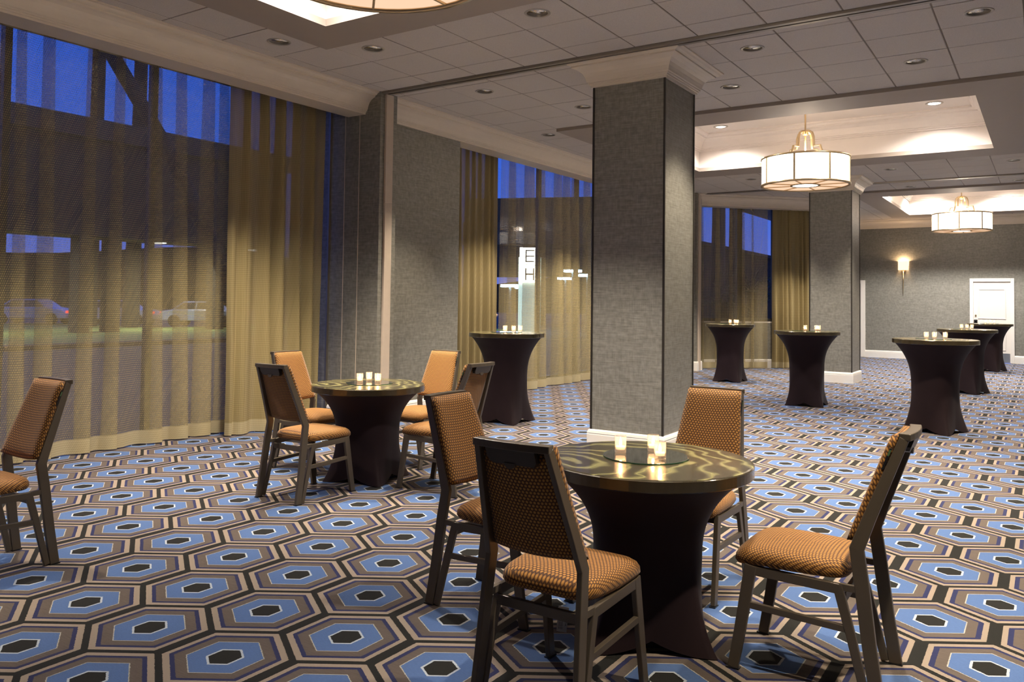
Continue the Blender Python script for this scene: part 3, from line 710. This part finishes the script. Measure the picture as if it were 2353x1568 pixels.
def table(name, x, y, h, rot, label, group):
    r = empty(name, (x, y, 0))
    cover_mesh(h, rot).build('stretch_cover', 'spandex', r, True)
    tp = MB().lathe([(0, h-.003), (TOPR-.006, h-.003), (TOPR-.004, h-.002), (TOPR-.012, h), (0, h)], 96).build('tabletop', 'lacquer', r)
    MB().lathe([(0, h-.052), (TOPR-.004, h-.052), (TOPR, h-.048), (TOPR, h-.006), (TOPR-.004, h-.003), (0, h-.003)], 96).build('edge_band', 'rim', tp)
    for k in range(4):
        a = rot+PI/2*k; MB().lathe([(0, 0), (.03, 0), (.03, .03), (0, .03)], 12, (.295*math.cos(a), .295*math.sin(a))).build('foot_cup', 'black', r)
    tag(r, label, 'table', group); return r
LH, TH = .762, 1.067
TB = [('low_table', -1.49, 3.36, LH, -.26, 'low round table in a dark stretch cover, nearest the camera', 'low round tables', 'the near low table'),
      ('low_table', -4.62, 4.90, LH, -.55, 'low round table in a dark stretch cover, by the left curtain', 'low round tables', 'the low table by the curtain'),
      ('highboy_table', -5.47, 8.18, TH, -.72, 'tall cocktail table in a dark cover before the middle bay curtain', 'tall cocktail tables', 'the tall table before the middle bay curtain'),
      ('highboy_table', -4.99, 15.0, TH, -.75, 'tall cocktail table in a dark cover before the far bay window', 'tall cocktail tables', 'the tall table before the far bay window'),
      ('highboy_table', -2.93, 12.2, TH, -.70, 'tall cocktail table in a dark cover standing before the farther column', 'tall cocktail tables', 'the tall table before the farther column'),
      ('highboy_table', -1.11, 10.62, TH, -1.1, 'nearest of three tall cocktail tables in line at the right', 'tall cocktail tables', 'the nearest right-hand tall table'),
      ('highboy_table', -1.16, 15.7, TH, -1.1, 'middle one of three tall cocktail tables in line at the right', 'tall cocktail tables', 'the middle right-hand tall table'),
      ('highboy_table', -1.12, 21.4, TH, -1.1, 'farthest of three tall cocktail tables in line at the right, before the door', 'tall cocktail tables', 'the farthest right-hand tall table')]
VOT = [[(-.14, .0), (-.035, .125), (.065, -.03)], [(-.08, -.04), (-.11, .10), (.03, .055)], [(-.03, -.01), (.06, .04), (.11, .11)], [(.0, -.03), (.07, .05), (.11, .06)], [(-.02, -.03), (.11, .08), (.15, .06)],
       [(-.09, -.02), (-.01, .03), (.10, .05)], [(-.08, -.02), (.0, .02), (.07, .05)], [(-.09, -.03), (.0, .02), (.08, .06)]]
v0 = None
def votive(x, y, z, label):
    global v0
    if v0 is None:
        r = empty('votive_candle')
        MB().lathe([(0, .001), (.024, .001), (.026, .004), (.0262, .076), (.0240, .076), (.0236, .016), (0, .014)], 28).build('glass_cup', 'cup', r, True)
        MB().lathe([(0, .0155), (.0205, .0155), (.0205, .030), (0, .0295)], 24).build('tealight', 'wax', r, True)
        MB().tube([(0, 0, .029), (.001, 0, .034)], .001, 6).build('wick', 'wick', r)
        MB().lathe([(0, .032), (.0050, .036), (.0068, .043), (.0052, .052), (.0022, .062), (0, .068)], 14).build('flame', 'flame', r, True)
        v0 = r; o = r
    else: o = copy_tree(v0)
    l = bpy.data.lights.new('candle_light', 'POINT'); l.energy = .20; l.color = (1, .58, .27); l.shadow_soft_size = .008
    lo = bpy.data.objects.new('glow', l); COL.objects.link(lo); lo.parent = o; lo.location = (0, 0, .070)
    o.location = (x, y, z); tag(o, label, 'candle', 'glass votive candles'); return o
m0 = None
for (nm, x, y, h, rot, lab, grp, short), vs in zip(TB, VOT):
    T_ = table(nm, x, y, h, rot, lab, grp)
    if m0 is None:
        m0 = MB().lathe([(0, .0), (.188, .0), (.190, .001), (.190, .0045)], 72).build('mirror_disc', 'mirror_edge'); mo = m0
        MB().lathe([(0, .0047), (.188, .0047), (.1895, .0044)], 72).build('mirror_face', 'mirror', m0)
    else: mo = copy_tree(m0)
    mo.location = (x-.02, y+.03, h+.0005); tag(mo, 'round mirror disc lying on ' + short, 'mirror', 'mirror discs on the tables')
    for w, (a, b) in zip(('left', 'middle', 'right'), vs): votive(x+a, y+b+.02, h+.0055, 'lit glass votive candle, %s one on %s' % (w, short))
    if 'nearest the camera' in lab:
        tg = MB().box(-.022, .022, -.0008, .0008, -.06, .06).build('paper_tag', 'paper', T_); tg.location = (-.265, -.275, .085); tg.rotation_euler = (.22, .1, .45)
        tg['label'] = 'white printed care tag hanging at the cover hem'
        cu = bpy.data.curves.new('tag_text', 'FONT'); cu.body = 'work'; cu.size = .017; cu.extrude = .0002; cu.align_x = 'CENTER'
        to = bpy.data.objects.new('tag_lettering', cu); COL.objects.link(to); bpy.context.view_layer.update()
        me = bpy.data.meshes.new_from_object(to.evaluated_get(bpy.context.evaluated_depsgraph_get())); bpy.data.objects.remove(to)
        me.materials.append(MAT['ink']); lt = bpy.data.objects.new('tag_lettering', me); COL.objects.link(lt); lt.parent = tg
        lt.matrix_local = Matrix.Translation((.019, -.0011, -.012)) @ Matrix.Rotation(PI/2, 4, 'X') @ Matrix.Rotation(PI/2, 4, 'Z')

# ------------------------------------------------------------------ chairs
def chair_proto():
    r = empty('banquet_chair')
    top, bend = (.139, -.343, .962), (.187, -.187, .545)
    for s in (-1, 1):
        MB().sweep([(s*.206, -.262, .004), (s*.200, -.232, .20), (s*.193, -.205, .42), (s*bend[0], bend[1], bend[2]), (s*.175, -.228, .66), (s*top[0], top[1], top[2])],
                   [(.011, .024), (.011, .025), (.011, .026), (.011, .026), (.011, .023), (.011, .017)]).build('back_post', 'frame', r, bevel=.003)
        MB().sweep([(s*.207, .272, .004), (s*.2045, .246, .15), (s*.200, .203, .418)], [(.011, .021), (.011, .022), (.011, .024)]).build('front_leg', 'frame', r, bevel=.003)
        MB().sweep([(s*.200, .222, .399), (s*.196, -.130, .389)], (.0105, .019)).build('side_rail', 'frame', r, bevel=.003)
        MB().sweep([(s*.196, -.120, .405), (s*.200, -.170, .22), (s*.205, -.222, .006)], [(.010, .018), (.010, .017), (.010, .015)]).build('rear_strut', 'frame', r, bevel=.003)
        MB().sweep([(s*.196, -.128, .398), (s*.194, -.196, .398)], (.009, .012)).build('post_link', 'frame', r)
        MB().sweep([(s*.2035, .228, .262), (s*.1985, -.160, .246)], (.0095, .0125)).build('stretcher', 'frame', r, bevel=.002)
        for v, q in ((.272, .207), (-.262, .206)): MB().box(s*q-.014, s*q+.014, v-.026, v+.026, 0, .006).build('glide', 'black', r)
    MB().box(-.19, .19, -.150, -.132, .340, .378).build('rear_cross_bar', 'frame', r, bevel=.003)
    MB().box(-.19, .19, .190, .208, .375, .412).build('front_cross_bar', 'frame', r, bevel=.003)
    # seat cushion
    n, mrow = 14, 14; m = MB(); v = []; f = []
    def ring(k, z, ins, zoff):
        out = []
        N = 48
        for i in range(N):
            a = 2*PI*i/N; c, s_ = math.cos(a), math.sin(a); e = .34
            x = math.copysign(abs(c)**e, c); y = math.copysign(abs(s_)**e, s_)
            hw = (.214 if y > 0 else .214-.020*(-y))-ins; yy = .065+y*(.222-ins)
            zz = z+(zoff if zoff else 0)*(1-.5*abs(x)**3)*(1-.35*abs(y)**4)-.016*max(0, (yy-.16)/.12)**2
            out.append((x*hw, yy, zz))
        return out
    layers = [(.416, .030, 0), (.421, .008, 0), (.436, .0, 0), (.456, .002, 0), (.470, .012, .004), (.478, .032, .010), (.482, .07, .014), (.484, .12, .017), (.485, .17, .018)]
    for k, (z, i_, zo) in enumerate(layers): v += ring(k, z, i_, zo)
    N = 48
    for k in range(len(layers)-1): f += [(k*N+i, k*N+(i+1) % N, k*N+N+(i+1) % N, k*N+N+i) for i in range(N)]
    f += [tuple(range(N-1, -1, -1)), tuple(range((len(layers)-1)*N, len(layers)*N))]
    m.add(v, f); m.build('seat', 'fabric_seat', r, True)
    # front back cushion
    def back_shell(z0, z1, front, thick, wide, arc):
        m = MB(); rows, cols = 12, 12; v = []
        for side in (0, 1):
            for i in range(rows+1):
                u = i/rows
                for k in range(cols+1):
                    q = 2*k/cols-1; z = z0+(z1-z0)*u+(arc*(q*q) if i == 0 else 0)
                    tz = (z-.545)/(.962-.545); hw = (.192*(1-tz)+.148*tz)*wide
                    vc = -.187-.156*tz+front-.012*(1-q*q)
                    ed = min(1, (1-abs(q))*7)*min(1, u*8+.0)*min(1, (1-u)*8); puff = .010*ed**.5 if thick > .01 else 0
                    vv = vc+(thick+puff if side == 0 else 0)
                    v.append((q*hw, vv, z))
        n1 = (rows+1)*(cols+1); f = []
        for i in range(rows):
            for k in range(cols):
                a = i*(cols+1)+k; f += [(a, a+1, a+cols+2, a+cols+1), (n1+a, n1+a+cols+1, n1+a+cols+2, n1+a+1)]
        for k in range(cols):
            f += [(k, n1+k, n1+k+1, k+1)]; a = rows*(cols+1)+k; f += [(a, a+1, n1+a+1, n1+a)]
        for i in range(rows):
            a = i*(cols+1); f += [(a, a+cols+1, n1+a+cols+1, n1+a)]; a += cols; f += [(a, n1+a, n1+a+cols+1, a+cols+1)]
        return m.add(v, f)
    back_shell(.562, .972, .022, .024, 1.0, .012).build('backrest', 'fabric_back', r, True)
    back_shell(.566, .945, .006, .014, .90, .012).build('back_panel', 'fabric_back', r, True)
    # curved top rail, grip plate and tab
    pts = [(.150*q, -.344-.014*(1-q*q), .968) for q in (-1, -.66, -.33, 0, .33, .66, 1)]
    MB().sweep(pts, (.021, .013), (0, 1, 0)).build('top_rail', 'frame', r, bevel=.003)
    gp = MB(); pl = [(-.095, .958), (.100, .958), (.100, .918), (.088, .902), (-.070, .902), (-.087, .909), (-.095, .925)]; nn = len(pl)
    def vv(z): tz = (z-.545)/(.962-.545); return -.187-.156*tz-.012
    gp.add([(x, vv(z)-.008-.010, z) for x, z in pl]+[(x, vv(z)+.006, z) for x, z in pl], [tuple(range(nn)), tuple(range(2*nn-1, nn-1, -1))]+[(i, nn+i, nn+(i+1) % nn, (i+1) % nn) for i in range(nn)])
    g = gp.build('grip_plate', 'handle', r)
    tp = MB(); hd = [(.022*math.cos(a), -.022*math.sin(a)*.9) for a in [PI*i/8 for i in range(9)]]; nn = len(hd)
    tp.add([(x-.005, vv(.905)-.022, .908+z) for x, z in hd]+[(x-.005, vv(.905)-.012, .908+z) for x, z in hd], [tuple(range(nn)), tuple(range(2*nn-1, nn-1, -1))]+[(i, nn+i, nn+(i+1) % nn, (i+1) % nn) for i in range(nn)])
    tp.build('grip_tab', 'frame', g)
    tz = (.885-.545)/(.417)
    o = MB().box(-.0035, .0035, -.004, .004, -.042, .042).build('care_tag', 'black', r); o.location = (-.160, -.187-.156*tz+.028, .885); o.rotation_euler = (math.atan2(.156, .417), 0, 0)
    MB().box(-.004, .0036, -.003, .003, .012, .036).build('tag_print', 'tag_green', o)
    return r
ch0 = chair_proto()
CH = [(-1.505, 2.64, 0, 'orange patterned chair seen from behind in front of the near low table'),
      (-2.215, 3.28, -PI/2, 'orange patterned chair left of the near low table, facing right'),
      (-.79, 3.45, PI/2, 'orange patterned chair right of the near low table, seen in profile'),
      (-1.555, 4.10, PI, 'orange patterned chair behind the near low table, facing the camera'),
      (-4.605, 4.235, 0, 'orange patterned chair seen from behind before the low table by the curtain'),
      (-5.31, 4.93, -PI/2, 'orange patterned chair against the curtain, half hidden behind another chair'),
      (-4.70, 5.68, PI, 'orange patterned chair behind the low table, in front of the grey wall'),
      (-3.915, 5.00, PI/2, 'orange patterned chair right of the curtain-side low table, back rail and grip showing'),
      (-4.70, 2.09, PI, 'orange patterned chair cut off by the left edge of the view')]
for i, (x, y, rz, lab) in enumerate(CH):
    o = ch0 if i == 0 else copy_tree(ch0)
    o.location = (x, y, 0); o.rotation_euler = (0, 0, rz); tag(o, lab, 'chair', 'orange banquet chairs around the low tables')

# ------------------------------------------------------------------ outside
GZ = -.30
struct(MB().box(-150, -7.75, -60, 160, GZ-.2, GZ).build('ground_asphalt', 'asphalt'), 'grey forecourt outside the windows')
g = MB().box(-50, -27.5, -30, 26, GZ, GZ+.06).box(-40, -24.5, 26, 40, GZ, GZ+.06).build('lawn', 'grass'); tag(g, 'strip of lawn beyond the forecourt', 'grass', kind='stuff')
tag(MB().box(-27.5, -26.8, -30, 26, GZ, GZ+.14).build('kerb', 'kerb'), 'dark kerb along the lawn outside', 'kerb')
b = empty('elevated_building', (-36.36, 22, 0))
MB().box(-2.2, 0, -40, 9.5, 4.15, 8.6).build('upper_storey', 'building', b); MB().box(-2.4, .25, -40.2, 9.7, 8.6, 9.5).build('parapet', 'fascia', b)
for y in (-2.0, -.55, 5.2, -12, -22): MB().box(-.75, 0, y-.28, y+.28, GZ+.06, 4.15).build('pillar', 'building', b)
for y in (-17, -7, 2.3, 8.3):  # added panels and area lights that brighten the lawn and cars
    lp = MB().box(-1.5, -.7, y-.2, y+.2, 4.10, 4.15).build('added_fill_panel', 'fillwarm', b)
    l = bpy.data.lights.new('added_fill_light', 'AREA'); l.shape = 'RECTANGLE'; l.size = .8; l.size_y = .4; l.energy = 300; l.color = (1, .86, .66)
    lo = bpy.data.objects.new('added_fill_beam', l); COL.objects.link(lo); lo.parent = b; lo.location = (-1.1, y, 4.08)
tag(b, 'dark building raised on pillars outside the near bay window', 'building')
for i, (px, d, lean, lab) in enumerate(((215, 44, 0, 'left palm trunk rising above the raised building'), (312, 44, .0, 'right palm trunk rising above the raised building'))):
    p = at(px, 280, d); r = empty('palm_tree', (p.x, p.y, GZ+.10))
    MB().tube([(0, 0, 0), (.1, .05, 6), (.15, .12, 12), (.25, .1, 18.5)], [.45, .36, .34, .32], 12).build('trunk', 'trunk', r)
    for k in range(14):
        a = 2*PI*k/14; L = .85; pts = [(.25+L*t*math.cos(a), .1+L*t*math.sin(a), 18.5+1.2*t-2.6*t*t+.3*(k % 3)*t) for t in (0, .25, .5, .75, 1)]
        MB().sweep(pts, [(.06, .03), (.35, .02), (.4, .02), (.3, .02), (.03, .01)], (-math.sin(a), math.cos(a), 0)).build('frond', 'frond', r)
    tag(r, lab, 'palm')
p0, p1, p2 = at(240, 95, 25), at(400, 370, 25), at(545, 690, 25)
r = empty('leaning_palm', (p2.x, p2.y, GZ)); vv_ = Vector((p2.x, p2.y, GZ))
MB().tube([(p2+Vector((.3, .2, -2.2)))-vv_, p2-vv_, p1-vv_, p0-vv_, p0+(p0-p1)*.25-vv_], [.30, .25, .22, .22, .25], 12).build('trunk', 'trunk', r); tag(r, 'leaning palm trunk crossing the near bay window', 'palm')
hl = MB(); n = 40; v = []
rr = random.Random(4)
for i in range(n+1):
    t = i/n; x, y = -135+150*t*.9, 30+95*t+20*math.sin(t*3); h = 6.0+2.2*math.sin(t*9)+1.2*math.sin(t*23+1)
    v += [(x, y, GZ), (x, y, h), (x-14, y+14, GZ)]
hl.add(v, [q for i in range(n) for q in ((i*3, i*3+3, i*3+4, i*3+1), (i*3+1, i*3+4, i*3+5, i*3+2))]); tag(hl.build('wooded_hill', 'hill'), 'dark wooded ridge on the horizon outside', 'hill')
# cars
def car_proto():
    r = empty('parked_car')
    side = [(-2.2, .35), (-2.25, .62), (-2.1, .88), (-1.55, .95), (-.95, 1.42), (.55, 1.44), (1.15, .98), (1.95, .86), (2.2, .66), (2.2, .35)]
    m = MB(); nn = len(side); W_ = .86
    def wid(z): return W_ if z < 1.0 else .68
    m.add([(x, -wid(z), z) for x, z in side]+[(x, wid(z), z) for x, z in side], [tuple(range(nn)), tuple(range(2*nn-1, nn-1, -1))]+[(i, nn+i, nn+(i+1) % nn, (i+1) % nn) for i in range(nn)])
    m.build('body', 'carpaint', r, bevel=.05)
    for s in (-1, 1):
        gl = [(-1.38, 1.0), (-.90, 1.36), (-.25, 1.38), (-.25, 1.0)]; g2 = [(-.18, 1.0), (-.18, 1.38), (.50, 1.38), (.98, 1.0)]
        for q in (gl, g2): MB().add([(x, s*(.875 if z < 1.1 else .705), z) for x, z in q]+[(x, s*(.82 if z < 1.1 else .66), z) for x, z in q], [(0, 1, 2, 3), (7, 6, 5, 4), (0, 4, 5, 1), (1, 5, 6, 2), (2, 6, 7, 3), (3, 7, 4, 0)]).build('side_window', 'carglass', r)
        for x in (-1.4, 1.4):
            w = MB().lathe([(0, -.1), (.30, -.1), (.34, -.06), (.34, .06), (.30, .1), (0, .1)], 20).build('wheel', 'tyre', r, True); w.matrix_local = Matrix.Translation((x, s*.80, .34)) @ Matrix.Rotation(PI/2, 4, 'X')
        MB().box(2.17, 2.24, s*.62-.16, s*.62+.16, .68, .80).build('tail_lamp', 'tail', r)
    return r
c0 = car_proto()
for i, (px, d, lab) in enumerate(((78, 47, 'leftmost silver car parked beyond the lawn'), (272, 47, 'silver car parked between the pillars beyond the lawn'), (470, 46, 'silver car parked at right, behind the leaning palm'))):
    o = c0 if i == 0 else copy_tree(c0); p = at(px, 750, d); o.location = (p.x, p.y, GZ+.06 if p.x > -50 else GZ); o.rotation_euler = (0, 0, .62); tag(o, lab, 'car', 'silver cars parked outside')
# street lamps and lit sign seen in the middle bay
for i, (px, py, d, lab) in enumerate(((1172, 660, 44, 'street lamp left of the lit sign'), (1203, 664, 48, 'street lamp just left of the sign pylon'), (1299, 643, 52, 'street lamp right of the sign, between curtain folds'), (1316, 626, 46, 'street lamp farther right of the sign'), (1350, 636, 46, 'street lamp beside the near column edge'))):
    p = at(px, py, d); r = empty('street_lamp', (p.x, p.y, GZ)); H_ = p.z-GZ
    MB().tube([(0, 0, 0), (0, 0, H_)], [.09, .06], 8).build('post', 'pole', r); MB().box(-.45, .45, -.25, .25, H_, H_+.14).build('lamp_head', 'lampglow', r); tag(r, lab, 'street lamp', 'street lamps outside')
p = at(1217, 640, 40); r = empty('lit_sign', (p.x, p.y, GZ)); r.rotation_euler = (0, 0, math.atan2(-p.x, p.y))
MB().box(-.55, .55, .0, .35, 0, 3.9).build('pylon', 'pylon', r)
for k, z in enumerate((2.05, 2.95)):
    f = MB().box(-.5, .5, -.10, 0, z+1.0-.4, z+1.0+.42).build('sign_panel', 'signglow', r)
    for q in ((-.22, .22, .30, .36), (-.22, .22, -.03, .03), (-.22, .22, -.34, -.28), (-.22, -.16, -.28, .30)) if k else ((-.22, -.16, -.34, .36), (.16, .22, -.34, .36), (-.16, .16, -.03, .05)):
        MB().box(q[0], q[1], -.13, -.10, z+1.0+q[2]*.85, z+1.0+q[3]*.85).build('lettering', 'signtext', f)
tag(r, 'lit pale roadside sign with two bright panels', 'sign')
p = at(1240, 560, 60); b = empty('far_building', (p.x, p.y, GZ)); b.rotation_euler = (0, 0, .35)
MB().box(-5.8, 5.8, 0, 4, 3.6, 9.4).build('upper_wall', 'building', b); MB().box(-5.9, 5.9, -.1, 4, 5.9, 7.6).build('fascia_band', 'fascia', b)
for x in (-5.2, 0, 5.2): MB().box(x-.35, x+.35, 0, .7, 0, 3.6).build('pillar', 'building', b)
tag(b, 'dark building with pale band outside the middle bay', 'building')
# far bay: pale building and palms
p = at(1700, 600, 34); b = empty('sloped_wall_building', (p.x, p.y, GZ)); b.rotation_euler = (0, 0, math.atan2(p.y, p.x)-PI/2+.25)
m = MB(); pl = [(-6, 0), (4.2, 0), (4.2, 3.05), (-6, 5.10)]; m.add([(x, 0, z) for x, z in pl]+[(x, 5, z) for x, z in pl], [(0, 1, 2, 3), (7, 6, 5, 4)]+[(i, 4+i, 4+(i+1) % 4, (i+1) % 4) for i in range(4)]); m.build('wall', 'building', b)
m = MB(); m.add([(4.4, -.15, 3.01), (-6.2, -.15, 5.14), (-6.2, -.15, 5.26), (4.4, -.15, 3.13), (4.4, 5.1, 3.01), (-6.2, 5.1, 5.14), (-6.2, 5.1, 5.26), (4.4, 5.1, 3.13)], [(0, 1, 2, 3), (7, 6, 5, 4), (0, 4, 5, 1), (1, 5, 6, 2), (2, 6, 7, 3), (3, 7, 4, 0)]); m.build('roof_edge', 'fascia', b)
for x in (.4, 2.0): MB().box(x-.35, x+.35, -.06, 0, 1.7, 2.5).build('window', 'signglow' if False else 'fascia', b)
tag(b, 'building with sloping roof edge outside the far bay', 'building')
def frond_palm(px, d, h, lab, n=16, L=1.9, tr=.16):
    p = at(px, 690, d); r = empty('garden_palm', (p.x, p.y, GZ)); rnd = random.Random(int(px))
    MB().tube([(0, 0, 0), (.04, .02, h*.5), (.05, .0, h)], [tr*1.2, tr, tr*.9], 10).build('trunk', 'trunk', r)
    for k in range(n):
        a = 2*PI*k/n+rnd.uniform(-.2, .2); up = rnd.uniform(.3, 1.5); ca, sa = math.cos(a), math.sin(a)
        spine = [Vector((L*t*ca, L*t*sa, h+up*t-1.35*t*t*L*.55)) for t in [i/9 for i in range(10)]]
        m = MB(); m.tube(spine, [.02-.0018*i for i in range(10)], 5)
        for i in range(1, 10):
            for s in (-1, 1):
                o_ = spine[i]; ll = .42*math.sin(PI*(.12+.85*i/10))+.08; q = o_+Vector((-sa*s*ll*.8+ca*ll*.55, ca*s*ll*.8+sa*ll*.55, -.18*ll)); w = Vector((ca, sa, 0))*.028
                m.add([o_-w, o_+w, q], [(0, 1, 2)])
        m.build('frond', 'frond', r)
    tag(r, lab, 'palm', 'palms outside the far bay')
frond_palm(1648, 30, 9.6, 'slim palm trunk at left outside the far bay', 12, .75, .24)
frond_palm(1685, 34, 9.9, 'second slim palm trunk outside the far bay', 12, .75, .22)
frond_palm(1655, 23.5, 1.7, 'low bushy palm at the left of the far bay window', 20, 1.0, .2)
frond_palm(1725, 25, 2.1, 'bushy palm in the middle of the far bay window', 18, .95, .2)
frond_palm(1790, 29, 1.9, 'bushy palm at the right of the far bay window', 18, .95, .2)
